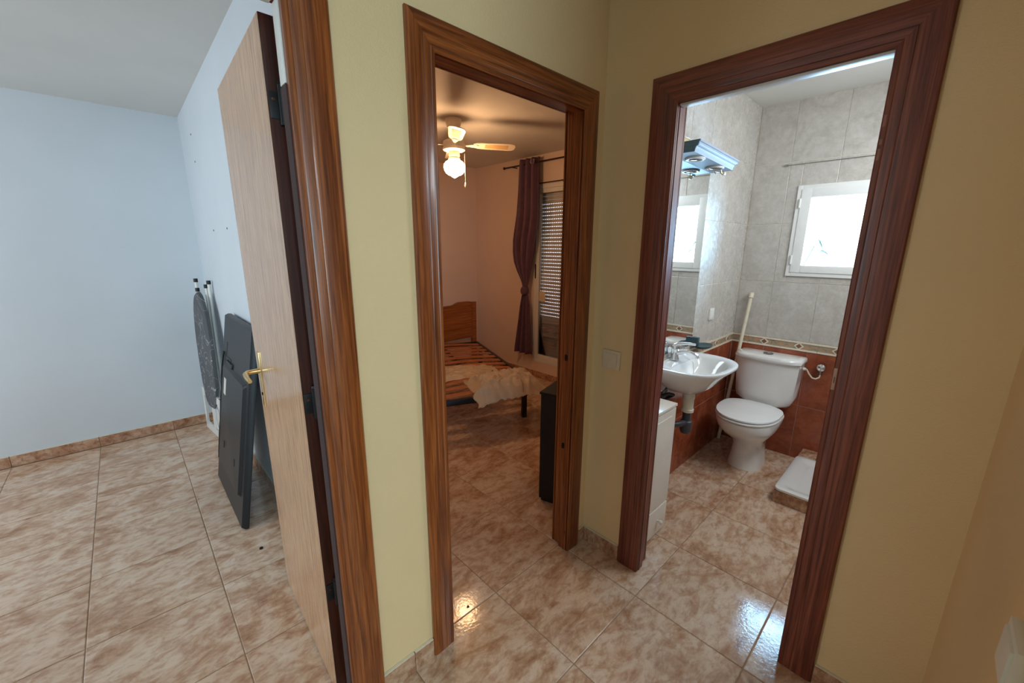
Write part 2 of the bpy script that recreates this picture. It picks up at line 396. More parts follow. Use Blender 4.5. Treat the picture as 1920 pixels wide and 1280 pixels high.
while xc > .2:
    inst(bm_full, 'border_tile', wl, (xc-wl.location.x, YL-wl.location.y, zc-wl.location.z), (0, 0, PI)); xc -= BP

# skirting
def skirting(name, pieces):
    root = empty(name, (pieces[0][0], pieces[0][2], 0), kind='structure')
    for x0, x1, y0, y1 in pieces:
        MB().bbox(x0, x1, y0, y1, 0, .077, Mt['skirt'], .002).box(x0+.001, x1-.001, y0+.001, y1-.001, .077, .080, Mt['cream']).build('skirting_tile', root, smooth=False)
def along_x(x0, x1, ya, yb, first=None):
    out = []; k = math.floor((x0-TX)/S); x = x0
    while x < x1-.005:
        nx = min(TX+(k+1)*S, x1)
        if nx-x > .01: out.append((x+.001, nx-.001, ya, yb))
        x = nx; k += 1
    return out
def along_y(y0, y1, xa, xb):
    out = []; k = math.floor((y0-TY)/S); y = y0
    while y < y1-.005:
        ny = min(TY+(k+1)*S, y1)
        if ny-y > .01: out.append((xa, xb, y+.001, ny-.001))
        y = ny; k += 1
    return out
skirting('baseboard_hall_left', along_x(-1.13, -.93, -.011, 0)+along_x(-.054, -.001, -.011, 0))
skirting('baseboard_hall_front', along_y(-.217, -.012, -.011, 0)+along_y(-1.242, -1.008, -.011, 0))
skirting('baseboard_hall_right', along_x(-1.02, -.012, -1.253, -1.242))
skirting('baseboard_left_room', along_x(-3.4, XP-.012, YB-.011, YB)+along_y(.2, YB-.012, XP-.011, XP))
skirting('baseboard_bedroom', along_x(-.98, XE-.012, YB-.011, YB)+along_y(.1, YB-.012, XE-.011, XE))

# ------------------------------------------------------------------ door frames (casings and linings)
def frame(name, D, cw, axis, label, cws=None, kit='wood', left=True, reb=.014, depth=.045):
    a0, a1, hd = D; e = -.015 if axis == 'x' else -.015
    cl = cr = cw
    if cws: cl, cr = cws
    def P(a, o, z):               # a along the wall, o into the wall (negative = towards the hall)
        return (a, o, z) if axis == 'x' else (o, a, z)
    root = empty(name, P(a0, 0, 0), kind='structure'); root['label'] = label
    prof = lambda cw_: [(0, .0), (0, -.0100), (.003, -.0120), (.012, -.0126), (.0145, -.0114), (.017, -.0126), (.036, -.0142), (.0385, -.0132), (.041, -.0144),
            (cw_-.012, -.0152), (cw_-.004, -.0138), (cw_, -.0085), (cw_, .0)]
    far = a1 if axis == 'x' else a0
    V = Mt[kit+'_z']; H = Mt[kit+'_'+axis]
    for side in ((-1, 1) if left else (1,)):
        base = a0 if side < 0 else a1; cw_ = cl if side < 0 else cr
        pr = prof(cw_); b = MB()
        b.loft([[P(base+side*u_, o, 0.001) for u_, o in pr], [P(base+side*u_, o, hd+u_*cw/cw_) for u_, o in pr]], V)
        b.build('casing', root, ang=25)
    pr = prof(cw); b = MB()
    b.loft([[P(a0-u_*cl/cw, o, hd+u_) for u_, o in pr], [P(a1+u_*cr/cw, o, hd+u_) for u_, o in pr]], H); b.build('head_casing', root, ang=25)
    # lining with a rebate for the leaf
    for side in (-1, 1):
        base = a0 if side < 0 else a1
        b = MB(); b.prism([P(base, -.004, 0.001), P(base, depth, 0.001), P(base+side*reb, depth, 0.001), P(base+side*reb, .094, 0.001), P(base+side*.034, .094, 0.001), P(base+side*.034, -.004, 0.001)], (0, 0, hd+.034), V)
        # thin bead and groove on the face of the lining
        b.box(*[q for pr2 in zip(P(base-side*.0, .012, .001), P(base-side*.0025, .018, hd)) for q in pr2], V)
        b.build('jamb', root, ang=25)
    b = MB(); b.prism([P(a0, -.004, hd), P(a0, depth, hd), P(a0, depth, hd+reb), P(a0, .094, hd+reb), P(a0, .094, hd+.034), P(a0, -.004, hd+.034)], P(a1-a0, 0, 0), H); b.build('head_jamb', root, ang=25)
    # casing on the room side
    for side in (-1, 1):
        base = (a0 if side < 0 else a1)+side*reb
        b = MB(); q0, q1 = P(base, .090, .001), P(base+side*.055, .102, hd+reb+.055); b.box(q0[0], q1[0], q0[1], q1[1], q0[2], q1[2], V); b.build('back_casing', root, smooth=False)
    b = MB(); q0, q1 = P(a0-reb, .090, hd+reb), P(a1+reb, .102, hd+reb+.055); b.box(q0[0], q1[0], q0[1], q1[1], q0[2], q1[2], H); b.build('back_casing', root, smooth=False)
    return root
t1 = frame('trim_1', D1, .103, 'x', 'orange-brown pine frame of the left room door, nearest the camera', reb=.026)
t2 = frame('trim_2', D2, .088, 'x', 'moulded brown pine frame of the middle doorway to the bedroom')
t3 = frame('trim_3', D3, .102, 'y', 'reddish brown frame of the right doorway to the bathroom', kit='redwood', cws=(.102, .104))
# strike plates and plugs on the frames
def plate(par, x0, x1, y0, y1, z0, z1, m, nm, lab=None):
    o = MB().bbox(x0, x1, y0, y1, z0, z1, m, .001).build(nm, par)
    if lab: o['label'] = lab
plate(t3, -.0138, -.0112, -.9155, -.9065, 1.075, 1.145, Mt['pale_metal'], 'strike_plate', 'pale metal strike plate')
plate(t3, -.0142, -.0136, -.9130, -.9095, 1.075+.022, 1.075+.042, Mt['diamond'], 'strike_slot')
for z0, z1 in ((1.74, 1.74+.03), (1.74+.04, 1.74+.055), (1.74+.085, 1.74+.115)): plate(t3, -.0136, -.0112, -.9150, -.9080, z0, z1, Mt['worn'], 'hinge_mark', 'worn mark of a former hinge')
MB().lathe([(.007, 0), (.007, .003), (.004, .005)], Mt['black_metal'], (-.144, .012, .104), 'x', 12).build('screw_plug', t2)
for z in (1.01, .57):
    MB().bbox(-.148, -.143, .032, .046, z-.014, z+.014, Mt['black_metal'], .002).build('strike_plate', t2)

# strips inside the frames: a dark felt draught seal and white pieces
MB().bbox(-1.2325, -1.2285, .006, .043, .02, 1.86, Mt['seal']).build('frame_strip', t1)['label'] = 'dark felt draught strip'
MB().bbox(-1.2325, -1.2285, .006, .043, 1.862, 2.028, Mt['plastic']).build('frame_strip', t1)['label'] = 'white strip standing in for light reflected high on the reveal'  # white colour paints in the varnished reveal's reflection
MB().bbox(-1.90, -1.238, .010, .043, 2.026, 2.0305, Mt['plastic']).build('frame_strip', t1)['label'] = 'white strip along the door head'
MB().bbox(.006, .044, -.904, -.323, 2.0095, 2.0172, Mt['plastic']).build('frame_strip', t3)['label'] = 'white strip along the door head'  # bright line of bathroom glare on the head lining, done as white colour
# ------------------------------------------------------------------ door 1: open leaf of the left room
LX0, LX1, LY0, LY1 = -1.2490, -1.2115, .097, .742
dr = empty('door_1', (LX1, LY0, 0), kind='structure'); dr['label'] = 'pale beech door leaf standing open into the left room'
MB().box(LX0, LX1, LY0+.002, LY1-.002, .008, 2.028, Mt['beech']).build('leaf_panel', dr, smooth=False)
MB().box(LX0+.0005, LX1, LY0, LY0+.002, .008, 2.028, Mt['dark_edge']).build('edge_band', dr, smooth=False)
MB().box(LX0, LX1, LY1-.002, LY1, .008, 2.028, Mt['dark_edge']).build('edge_band', dr, smooth=False)
for z in (1.835, 1.065, .42):
    b = MB(); b.tube([(LX1-.008, LY0-.011, z-.045), (LX1-.008, LY0-.011, z+.045)], .008, Mt['black_metal'], 12)
    b.lathe([(.002, .045), (.0075, .046), (.006, .053), (.002, .055)], Mt['black_metal'], (LX1-.008, LY0-.011, z), 'z', 12)
    b.bbox(LX1-.034, LX1-.002, LY0-.003, LY0+.0005, z-.03, z+.03, Mt['black_metal'], .001)
    hg = b.build('hinge', dr)
    MB().lathe([(.004, 0), (.003, .002)], Mt['chrome'], (LX1-.025, LY0-.0052, z+.012), 'y', 10).build('screw', hg)
dr.rotation_euler = (0, 0, -.030)      # swung slightly past the square
# brass handle on the visible face
hy = .680
b = MB(); b.bbox(LX0-.004, LX0, hy-.019, hy+.019, .885, 1.105, Mt['brass'], .0035); hp = b.build('handle_plate', dr); hp['label'] = 'long polished brass handle plate'
b = MB(); b.tube([(LX0-.002, hy, 1.03), (LX0-.03, hy, 1.03), (LX0-.046, hy-.004, 1.03), (LX0-.054, hy-.02, 1.03), (LX0-.056, hy-.06, 1.027), (LX0-.054, hy-.105, 1.022)], [.010, .009, .009, .009, .0085, .007], Mt['brass'], 12)
b.build('lever', hp)
MB().lathe([(.006, 0), (.006, .003)], Mt['gap'], (LX0-.0065, hy, .935), 'x', 12).build('keyhole', hp)

# ------------------------------------------------------------------ left room: ironing board, television
# nail holes on the partition
for y, z in ((2.615, 2.242), (2.618, 2.069), (2.301, 1.601), (1.84, 1.601)):
    MB().lathe([(.006, 0), (.006, .002)], Mt['gap'], (XP-.002, y, z), 'x', 8).build('nail_hole', wp)
ib = empty('ironing_board', (-1.21, 2.77, 0), label='folded ironing board with grey patterned cover leaning upright in the left room corner', cat='ironing board')
ud = Vector((-.112, .994, 0)).normalized(); un = Vector((-.994, -.112, .0)).normalized(); org = Vector((-1.205, 2.765, 0))
def IB(u_, z, n_=0): p = org+ud*u_+un*n_; return (p.x+.030*z, p.y, z)
ring = []
for k in range(40):
    a = 2*PI*k/40; zz = .70+.46*math.sin(a)
    wd = .185*(1 if zz < .75 else max(0, 1-((zz-.75)/.41)**2)**.5*.98+.02)
    ring.append((math.copysign(abs(math.cos(a))**.55, math.cos(a))*wd if zz < .75 else math.copysign(1, math.cos(a))*wd*min(1, abs(math.cos(a))*3+.0), zz))
b = MB(); b.loft([[IB(u_*.97, z, -.012) for u_, z in ring], [IB(u_, z, -.006) for u_, z in ring], [IB(u_, z, .010) for u_, z in ring], [IB(u_*.96, .70+(z-.70)*.985, .016) for u_, z in ring]], Mt['board_cover'])
b.build('board_cover', ib)
# iron rest: white plate with two openings
b = MB(); fr = []
def plate_hole(bm_, outer, holes, n0, n1, m):
    pass
for u0, u1, z0, z1 in ((-.245, -.20, .002, .36), (.20, .245, .04, .30), (-.245, .245, .30, .36), (-.245, .245, .002, .06), (-.035, .02, .06, .30)):
    b.prism([IB(u0, z0, -.006), IB(u1, z0, -.006), IB(u1, z1, -.006), IB(u0, z1, -.006)], un*.014, Mt['plastic'])
b.prism([IB(-.20, .07, -.002), IB(-.035, .07, -.002), IB(-.035, .30, -.002), IB(-.20, .30, -.002)], un*.004, Mt['plastic'])
irn = b.build('iron_rest', ib, smooth=False)
b = MB(); b.loft([[IB(-.115+rr*math.cos(a)*.6, .185+rr*math.sin(a), .006) for a in [2*PI*k/24 for k in range(24)]] for rr in (.088, .076)], Mt['cornice'], True, False); b.build('rim', irn)
for (u0, zt, ua, n_) in ((.17, 1.235, .05, -.030), (.13, 1.165, .02, -.025), (-.055, 1.23, -.09, -.058), (-.03, 1.20, -.08, -.045)):
    b = MB(); b.tube([IB(ua, .10, n_), IB(u0, zt, n_)], .011, Mt['plastic'], 10); lg = b.build('leg', ib)
    d_ = Vector(IB(u0, zt, n_)); MB().tube([d_-Vector((0, 0, .012)), d_+Vector((0, 0, .016))], .0145, Mt['black_metal'], 10).build('end_cap', lg)

tv = empty('television', (-1.295, 1.655, .002), (0, math.atan(.165), 0), 'black flat television standing on its short side, seen from behind, leaning behind the open door', 'television')
# local frame: x = thickness (negative towards the room), y = width, z = height
hw, H_ = .370, 1.095
def rrect(y0, y1, z0, z1, rad, n=5, x=0):
    pts = []
    for (cy, cz, a0) in ((y1-rad, z1-rad, 0), (y0+rad, z1-rad, PI/2), (y0+rad, z0+rad, PI), (y1-rad, z0+rad, 1.5*PI)):
        for k in range(n+1):
            a = a0+PI/2*k/n; pts.append((x, cy+rad*math.cos(a), cz+rad*math.sin(a)))
    return pts
b = MB(); R0 = rrect(-hw, hw, 0.0, H_, .006); R1 = rrect(-hw+.010, hw-.010, .010, H_-.010, .008)
b.loft([[(.020, y, z) for _, y, z in R0], [(.004, y, z) for _, y, z in R0], [(-.014, y, z) for _, y, z in R1]], Mt['tv']); b.build('back_shell', tv, world=False)
b = MB(); R2 = rrect(-hw+.05, hw-.10, .16, .80, .02); R3 = rrect(-hw+.06, hw-.115, .175, .785, .02)
b.loft([[(-.013, y, z) for _, y, z in R2], [(-.030, y, z) for _, y, z in R3]], Mt['tv']); b.build('electronics_cover', tv, world=False)
b = MB(); b.bbox(-.0165, -.012, .10, .27, .83, .845, Mt['tv_dark'], .002).bbox(-.0165, -.012, .235, .25, .83, .93, Mt['tv_dark'], .002).bbox(-.024, -.012, .04, .20, .80, .826, Mt['tv_dark'], .004)
b.build('stand_slot', tv, world=False)
for y in (-.2, .1):
    MB().bbox(-.033, -.028, y, y+.02, .30, .34, Mt['tv_dark'], .002).build('cable_clip', tv, world=False)
MB().bbox(-.0315, -.0295, .13, .19, .62, .72, Mt['shutter'], .0005).build('rating_label', tv, world=False)
b = MB(); b.tube([(-.020, .30, .86), (-.022, .318, .80), (-.024, .322, .7), (-.022, .310, .62), (-.022, .318, .52), (-.022, .305, .42), (-.022, .316, .32), (-.022, .308, .22), (-.022, .300, .16)], .005, Mt['cable'], 8); b.build('power_cable', tv, world=False)
MB().box(.0201, .022, -hw+.012, hw-.012, .012, H_-.012, Mt['tv_dark']).build('screen', tv, smooth=False, world=False)
tag(MB().lathe([(.002, 0), (.009, .001), (.008, .006), (.003, .008)], Mt['black_metal'], (-1.265, 1.071, 0), 'z', 9).build('debris'), 'small dark crumb lying on the left room floor tiles', 'debris')
tag(MB().lathe([(.002, 0), (.006, .001), (.005, .004), (.002, .005)], Mt['black_metal'], (-.708, .075, 0), 'z', 9).build('debris'), 'tiny black speck on the floor tile in the bedroom doorway', 'debris')

# ------------------------------------------------------------------ hall: switches
sw = empty('light_switch', (0, -.1115, 1.005), label='square ivory light switch on the wall between the two doorways', cat='switch')
MB().bbox(-.009, 0, -.157, -.066, .962, 1.048, Mt['beige_plastic'], .003).build('switch_plate', sw)
MB().bbox(-.013, -.008, -.143, -.080, .975, 1.035, Mt['beige_plastic'], .002).build('rocker', sw)
so = empty('light_switch', (-.735, -1.253, .945), label='white wall switch at the right edge of the photo, low on the side wall', cat='switch')
MB().bbox(-.785, -.700, -1.253, -1.240, .905, .985, Mt['plastic'], .004).build('switch_plate', so)
MB().bbox(-.775, -.710, -1.242, -1.236, .915, .975, Mt['plastic'], .003).build('rocker', so)

# ------------------------------------------------------------------ bedroom: bed, headboard, plastic, cabinet
A = math.radians(-21.45)                        # bed turned in plan
bed = empty('bed_frame', (.837, 1.042, 0), (0, 0, A), 'black steel single bed base with wooden slats standing askew in the bedroom', 'bed')
BW, BL, BH = .90, 1.85, .36
r_ = lambda x0, x1, y0, y1, z0, z1, nm, m=Mt['bed_metal']: MB().bbox(x0, x1, y0, y1, z0, z1, m, .004).build(nm, bed, world=False)
r_(-.03, 0, 0, BL, BH-.045, BH, 'side_rail'); r_(-BW, -BW+.03, 0, BL, BH-.045, BH, 'side_rail')
r_(-BW+.03, -.03, 0, .03, BH-.045, BH, 'end_rail'); r_(-BW+.03, -.03, BL-.03, BL, BH-.045, BH, 'end_rail')
r_(-BW/2-.015, -BW/2+.015, .03, BL-.03, BH-.05, BH-.02, 'centre_rail')
for x in (-.075, -BW+.035):
    for y in (.26, BL-.30): r_(x, x+.04, y, y+.04, .0, BH-.045, 'leg')
ns = 12
for k in range(ns):
    y = .09+(BL-.22)*k/(ns-1); b = MB(); rg = []
    for i in range(9):
        x = -BW+.032+(BW-.064)*i/8; zb = BH-.012+.022*math.sin(PI*i/8)
        rg.append([(x, y-.037, zb), (x, y+.037, zb), (x, y+.037, zb+.009), (x, y-.037, zb+.009)])
    b.loft(rg, Mt['slat']); b.build('slat', bed, world=False)
hbd = empty('headboard', (1.295, 3.115, 0), label='orange pine headboard with a curved top edge against the bedroom back wall', cat='headboard')
for x in (.82, 1.70): MB().bbox(x, x+.066, 3.095, 3.137, 0, .803, Mt['headboard'], .006).build('post', hbd)
top = []; n = 44
for i in range(n+1):
    x = .886+(1.70-.886)*i/n; dx = abs(x-1.293); t_ = min(1, max(0, (dx-.075)/.13)); sm = t_*t_*(3-2*t_)
    top.append((x, .777+.034*sm-(.012 if dx > .36 else 0)*min(1, max(0, (dx-.36)/.045))))
b = MB(); b.prism([(.886, 3.104, .33)]+[(1.70, 3.104, .33)]+[(x, 3.104, z) for x, z in reversed(top)], (0, .02, 0), Mt['headboard']); b.build('panel', hbd)
b = MB(); b.loft([[(x, 3.098, z-.018), (x, 3.130, z-.018), (x, 3.132, z+.004), (x, 3.096, z+.004)] for x, z in top], Mt['headboard']); b.build('top_rail', hbd)
def crumple(name, label, u0, u1, v0, v1, hgt, seed, shape, rolled):
    # padded crumpled sheet lying on the slats; u,v in the bed's own frame
    nu, nv = 84, 44; b = MB(); vs = []; fs = []; Mb = WM[bed.name]
    for i in range(nu+1):
        for j in range(nv+1):
            a, c_ = i/nu, j/nv; uu, vv = shape(u0+(u1-u0)*a, v0+(v1-v0)*c_, a, c_)
            e_ = min(1, 7*min(a, 1-a))*min(1, 6*min(c_, 1-c_))
            q = Vector((uu*7, vv*13, seed)); rg = 1-abs(mnoise.noise(q))*2; rg2 = 1-abs(mnoise.noise(q*2.1+Vector((3, 1, 7))))*2
            fold = .55*rg+.45*rg2+.25*mnoise.noise(q*5)
            body = math.sin(PI*c_)**.7 if rolled else .35
            zz = BH+.018+e_*(hgt*body*.7+hgt*.42*max(-.2, fold))
            jx = mnoise.noise(Vector((a*7, c_*9, seed+9)))*.035; jy = mnoise.noise(Vector((a*11+4, c_*5, seed+5)))*.030
            zz -= max(0, .012-vv-jy)*.9; vs.append(Mb @ Vector((uu+jx, vv+jy, zz)))
    for i in range(nu):
        for j in range(nv): k = i*(nv+1)+j; fs.append((k, k+1, k+nv+2, k+nv+1))
    b.add(vs, fs, Mt['bubble']); o = b.build(name)
    so_ = o.modifiers.new('thickness', 'SOLIDIFY'); so_.thickness = .002; so_.offset = 1
    return tag(o, label, 'plastic sheet')
crumple('plastic_sheet', 'crumpled translucent plastic sheet spread across the middle of the bed slats', -.90, -.20, .46, .84, .045, 3.0,
        lambda u_, v_, a, c_: (u_, v_+(c_-.5)*(.16-.30*a)-.05*a), False)
crumple('plastic_sheet', 'long rolled translucent plastic sheet lying over the foot end of the bed', -.60, .01, -.02, .40, .095, 11.0,
        lambda u_, v_, a, c_: (u_, v_+(c_-.5)*(-.06+.12*a)-.09*(1-a)**2*(1-c_)), True)
# black cabinet just inside the bedroom door
d1v = Vector((.28, -.96, 0)).normalized(); ang = math.atan2(d1v.y, d1v.x)+PI/2
bc = empty('cabinet', (.068, .381, 0), (0, 0, ang), 'low black cabinet standing just inside the bedroom doorway on the right', 'cabinet')
# local: -y along d1, +x into the room
MB().bbox(0, .36, -.25, 0, .02, .685, Mt['black_lacquer'], .004).build('body', bc, world=False)
MB().bbox(-.006, .366, -.255, .006, .685, .700, Mt['black_lacquer'], .003).build('top', bc, world=False)
MB().bbox(.01, .35, -.24, -.01, .0, .02, Mt['black_lacquer'], .003).build('plinth', bc, world=False)
MB().bbox(-.004, .0, -.24, -.01, .04, .66, Mt['black_lacquer'], .002).build('door', bc, world=False)

# balcony door, shutter
bd = empty('door_2', (XE, 1.5, BDY[2]), kind='structure'); bd['label'] = 'white framed glazed balcony door with the shutter lowered'
y0, y1, z0, z1 = BDY
fx0, fx1 = XE-.005, XE+.055
def fb(par, ya, yb, za, zb, xa, xb, nm, m=Mt['upvc'], bv=.003): return MB().bbox(xa, xb, ya, yb, za, zb, m, bv).build(nm, par)
fb(bd, y0, y0-.035, z0, z1, fx0, fx1, 'frame_stile'); fb(bd, y1, y1+.035, z0, z1, fx0, fx1, 'frame_stile')
fb(bd, y0-.035, y1+.035, z1-.04, z1, fx0, fx1, 'frame_head'); fb(bd, y0-.035, y1+.035, z0, z0+.03, fx0, fx1, 'frame_sill')
for ya, yb in ((y0-.036, 1.612), (1.610, y1+.036)):
    lf = empty('sash', (XE, (ya+yb)/2, z0)); lf.parent = bd; lf.location = (0, (ya+yb)/2-1.5, 0); WM[lf.name] = WM[bd.name] @ Matrix.Translation(lf.location)
    lf.name = 'sash'
    xa, xb = XE+.002, XE+.040
    fb(lf, ya, ya-.034, z0+.031, z1-.041, xa, xb, 'sash_stile'); fb(lf, yb, yb+.045, z0+.031, z1-.041, xa, xb, 'sash_stile')
    fb(lf, ya-.034, yb+.045, z1-.085, z1-.041, xa, xb, 'sash_rail'); fb(lf, ya-.034, yb+.045, z0+.031, z0+.092, xa, xb, 'sash_rail')
    MB().box(XE+.018, XE+.022, ya-.034, yb+.045, z0+.09, z1-.084, Mt['glass']).build('pane', lf, smooth=False)
MB().bbox(XE-.012, XE+.002, 2.088, 2.076, 1.16, 1.32, Mt['black_metal'], .003).build('pull_handle', bd)
MB().bbox(XE+.012, XE+.018, 2.035, 1.945, .905, 1.02, Mt['beige_plastic'], .001).build('patch', bd)['label'] = 'small beige patch stuck on the glass'
# roller shutter with rows of light slots
sh = empty('roller_shutter', (1.90, 1.5, BDY[2]), kind='structure'); sh['label'] = 'grey roller shutter with rows of light slots behind the balcony door'
pit = .0393
zb = BDY[2]+.005; k = 0
def slat_mesh(slots):
    b = MB(); ya, yb = -.58, .60; hh = pit-.0068 if slots else pit-.0012
    n_ = 5; b.loft([[(-.004+.0035*math.sin(PI*t_/n_)*-1, y, hh*t_/n_) for t_ in range(n_+1)]+[(.004, y, hh*t_/n_) for t_ in range(n_, -1, -1)] for y in (ya, yb)], Mt['shutter'])
    if slots:
        y = ya
        while y < yb:
            b.box(-.002, .002, y, min(y+.0135, yb), hh-.0005, pit, Mt['shutter']); y += .026
    me = bpy.data.meshes.new('shutter_slat'); me.from_pydata([tuple(q) for q in b.v], [], b.f); me.materials.append(Mt['shutter'])
    bm = bmesh.new(); bm.from_mesh(me); bmesh.ops.recalc_face_normals(bm, faces=bm.faces); bm.to_mesh(me); bm.free(); return me
SA, SB = slat_mesh(True), slat_mesh(False)
while zb+pit < BDY[3]+.03:
    inst(SA if .71 < zb+pit < 2.0 else SB, 'shutter_slat', sh, (0, 0.015, zb-BDY[2])); zb += pit
# curtain rods and curtain
XC = XE-.09
rd = empty('curtain_rod', (XC, 1.9, 2.365), label='bronze curtain rod carrying the purple curtain under the bedroom ceiling', cat='curtain rod')
MB().tube([(XC, 2.50, 2.365), (XC, .7, 2.365)], .008, Mt['rod'], 10).build('pole', rd)
MB().lathe([(.004, 2.500), (.013, 2.505), (.016, 2.515), (.010, 2.527), (.003, 2.532)], Mt['rod'], (XC, 0, 2.365), 'y', 12).build('finial', rd)
MB().tube([(XC, 2.40, 2.365), (XE, 2.40, 2.365)], .006, Mt['rod'], 8).build('bracket', rd)
r2 = empty('curtain_rod', (XE-.02, 1.5, 2.163), label='thin dark rod along the head of the balcony door', cat='curtain rod')
MB().tube([(XE-.020, 2.07, 2.168), (XE-.020, .9, 2.168)], .0055, Mt['rod'], 8).build('pole', r2)
MB().tube([(XE-.020, 1.705, 2.163), (XE-.020, 1.45, 2.163)], .013, Mt['black_metal'], 10).build('sleeve', r2)
cu = empty('curtain', (XC, 2.15, .28), label='dark purple curtain knotted in the middle beside the balcony door', cat='curtain')
prof = [(2.415, 2.280, 1.975), (2.30, 2.290, 1.978), (2.1, 2.300, 1.976), (1.87, 2.318, 1.974), (1.72, 2.345, 1.99), (1.58, 2.368, 2.021), (1.45, 2.366, 2.045), (1.34, 2.345, 2.068), (1.24, 2.295, 2.09), (1.16, 2.243, 2.105), (1.10, 2.212, 2.118), (1.05, 2.20, 2.135)]
prof2 = [(1.00, 2.205, 2.135), (.95, 2.218, 2.120), (.85, 2.240, 2.100), (.68, 2.266, 2.092), (.5, 2.295, 2.075), (.36, 2.318, 2.062), (.285, 2.326, 2.057)]
def drape(pf, nm, amp, fold):
    b = MB(); n_ = 64; rows_ = []
    zs = []; P_ = pf
    for i in range(len(P_)-1):
        for t_ in (0, .5): zs.append([P_[i][q]*(1-t_)+P_[i+1][q]*t_ for q in range(3)])
    zs.append(P_[-1])
    for z, ya, yb in zs:
        row = []
        am = amp*min(1.2, (ya-yb)/.28)
        for k in range(n_+1):
            t_ = k/n_; row.append((XC+am*math.sin(t_*2*PI*fold+.6*math.sin(z*2))*(1 if 0 < k < n_ else .6), yb+(ya-yb)*t_, z))
        rows_.append(row)
    b.loft(rows_, Mt['curtain'], False, False); o = b.build(nm, cu)
    m_ = o.modifiers.new('thickness', 'SOLIDIFY'); m_.thickness = .004; return o
drape(prof, 'upper_drape', .030, 3.5); drape(prof2, 'lower_drape', .034, 3.0)
b = MB(); b.lathe([(.018, -.050), (.042, -.035), (.050, -.005), (.047, .020), (.036, .042), (.016, .052)], Mt['curtain'], (XC, 2.168, 1.02), 'z', 18); b.build('knot', cu)
for y, z in ((2.045, 2.372),):
    MB().lathe([(.030, -.004), (.030, .004), (.019, .004), (.019, -.004)], Mt['chrome'], (XC-.034, y, z), 'x', 20, False).build('eyelet', cu)

# ceiling fan with a lit globe
FX, FY = .441, 1.677
fan = empty('ceiling_fan', (FX, FY, CEIL), label='cream ceiling fan with a lit glass globe hanging in the bedroom', cat='ceiling fan')
MB().lathe([(.050, 0), (.062, -.004), (.060, -.030), (.050, -.060), (.036, -.075), (.018, -.078)], Mt['fan_white'], (FX, FY, CEIL), 'z', 28).build('canopy', fan)
MB().lathe([(.014, -.07), (.014, -.155)], Mt['fan_white'], (FX, FY, CEIL), 'z', 16).build('downrod', fan)
MB().lathe([(.030, -.148), (.060, -.152), (.080, -.162), (.085, -.178), (.085, -.200), (.082, -.206), (.086, -.212), (.084, -.224), (.070, -.232), (.040, -.234)], Mt['fan_white'], (FX, FY, CEIL), 'z', 32).build('motor', fan)
MB().lathe([(.040, -.230), (.044, -.262), (.040, -.275), (.046, -.285), (.046, -.300), (.02, -.302)], Mt['fan_white'], (FX, FY, CEIL), 'z', 24).build('light_kit', fan)
MB().lathe([(.038, -.296), (.052, -.300), (.070, -.312), (.081, -.330), (.083, -.350), (.078, -.372), (.066, -.390), (.050, -.402), (.032, -.408), (.024, -.413), (.012, -.422), (.002, -.426)], Mt['globe'], (FX, FY, CEIL), 'z', 28).build('globe', fan)
b = MB(); b.tube([(FX+.055, FY-.06, CEIL-.25), (FX+.062, FY-.055, CEIL-.46)], .0014, Mt['fan_white'], 6); ch_ = b.build('pull_chain', fan)
MB().lathe([(.002, .018), (.006, .008), (.008, -.010), (.005, -.020), (.002, -.022)], Mt['fan_white'], (FX+.062, FY-.055, CEIL-.475), 'z', 10).build('pull_knob', ch_)
for a in (-33, -123, 57, 147):
    ca, sa = math.cos(math.radians(a)), math.sin(math.radians(a))
    def FP(rr, tt, zz): 
        tl = math.radians(-11); return (FX+ca*rr-sa*tt*math.cos(tl), FY+sa*rr+ca*tt*math.cos(tl), CEIL-.186+zz+tt*math.sin(tl))
    out = [(.150, -.022), (.175, -.040), (.21, -.050), (.43, -.060), (.462, -.052), (.478, -.030), (.480, 0), (.478, .030), (.462, .052), (.43, .060), (.21, .050), (.175, .040), (.150, .022)]
    b = MB(); b.loft([[FP(x, y, 0) for x, y in out], [FP(x, y, .006) for x, y in out]], Mt['fan_white']); bl = b.build('blade', fan, smooth=False)
    inn = [(.24, -.028), (.42, -.034), (.42, .034), (.24, .028)]
    b = MB(); b.loft([[FP(x, y, -.0012) for x, y in inn], [FP(x, y, 0.001) for x, y in inn]], Mt['cane']); b.build('cane_inset', bl, smooth=False)
    b = MB(); b.loft([[FP(x, y, -.004) for y in (-wd, wd)]+[FP(x, y, .0) for y in (wd, -wd)] for x, wd in ((.070, .012), (.11, .010), (.14, .020), (.175, .024), (.19, .010))], Mt['fan_white']); b.build('blade_iron', bl)

# ------------------------------------------------------------------ bathroom
# window
bw = empty('window_1', (XE, -.56, BWY[2]), kind='structure'); bw['label'] = 'small white framed bathroom window, bright with daylight'
wy0, wy1, wz0, wz1 = -.324, -.812, 1.318, 1.915
xa, xb = XE-.012, XE+.05
fb(bw, wy0, wy0-.030, wz0, wz1, xa, xb, 'frame_stile'); fb(bw, wy1+.030, wy1, wz0, wz1, xa, xb, 'frame_stile')
fb(bw, wy0-.030, wy1+.030, wz1-.030, wz1, xa, xb, 'frame_head'); fb(bw, wy0-.030, wy1+.030, wz0, wz0+.030, xa, xb, 'frame_sill')
sx = XE-.018
st = empty('sash', (XE, -.56, BWY[2])); st.parent = bw; st.location = (0, 0, 0); WM[st.name] = WM[bw.name].copy()
fb(st, wy0-.026, wy0-.084, wz0+.026, wz1-.026, sx, XE+.03, 'sash_stile'); fb(st, wy1+.026, wy1+.080, wz0+.026, wz1-.026, sx, XE+.03, 'sash_stile')
fb(st, wy0-.084, wy1+.080, wz1-.082, wz1-.026, sx, XE+.03, 'sash_rail'); fb(st, wy0-.084, wy1+.080, wz0+.026, wz0+.074, sx, XE+.03, 'sash_rail')
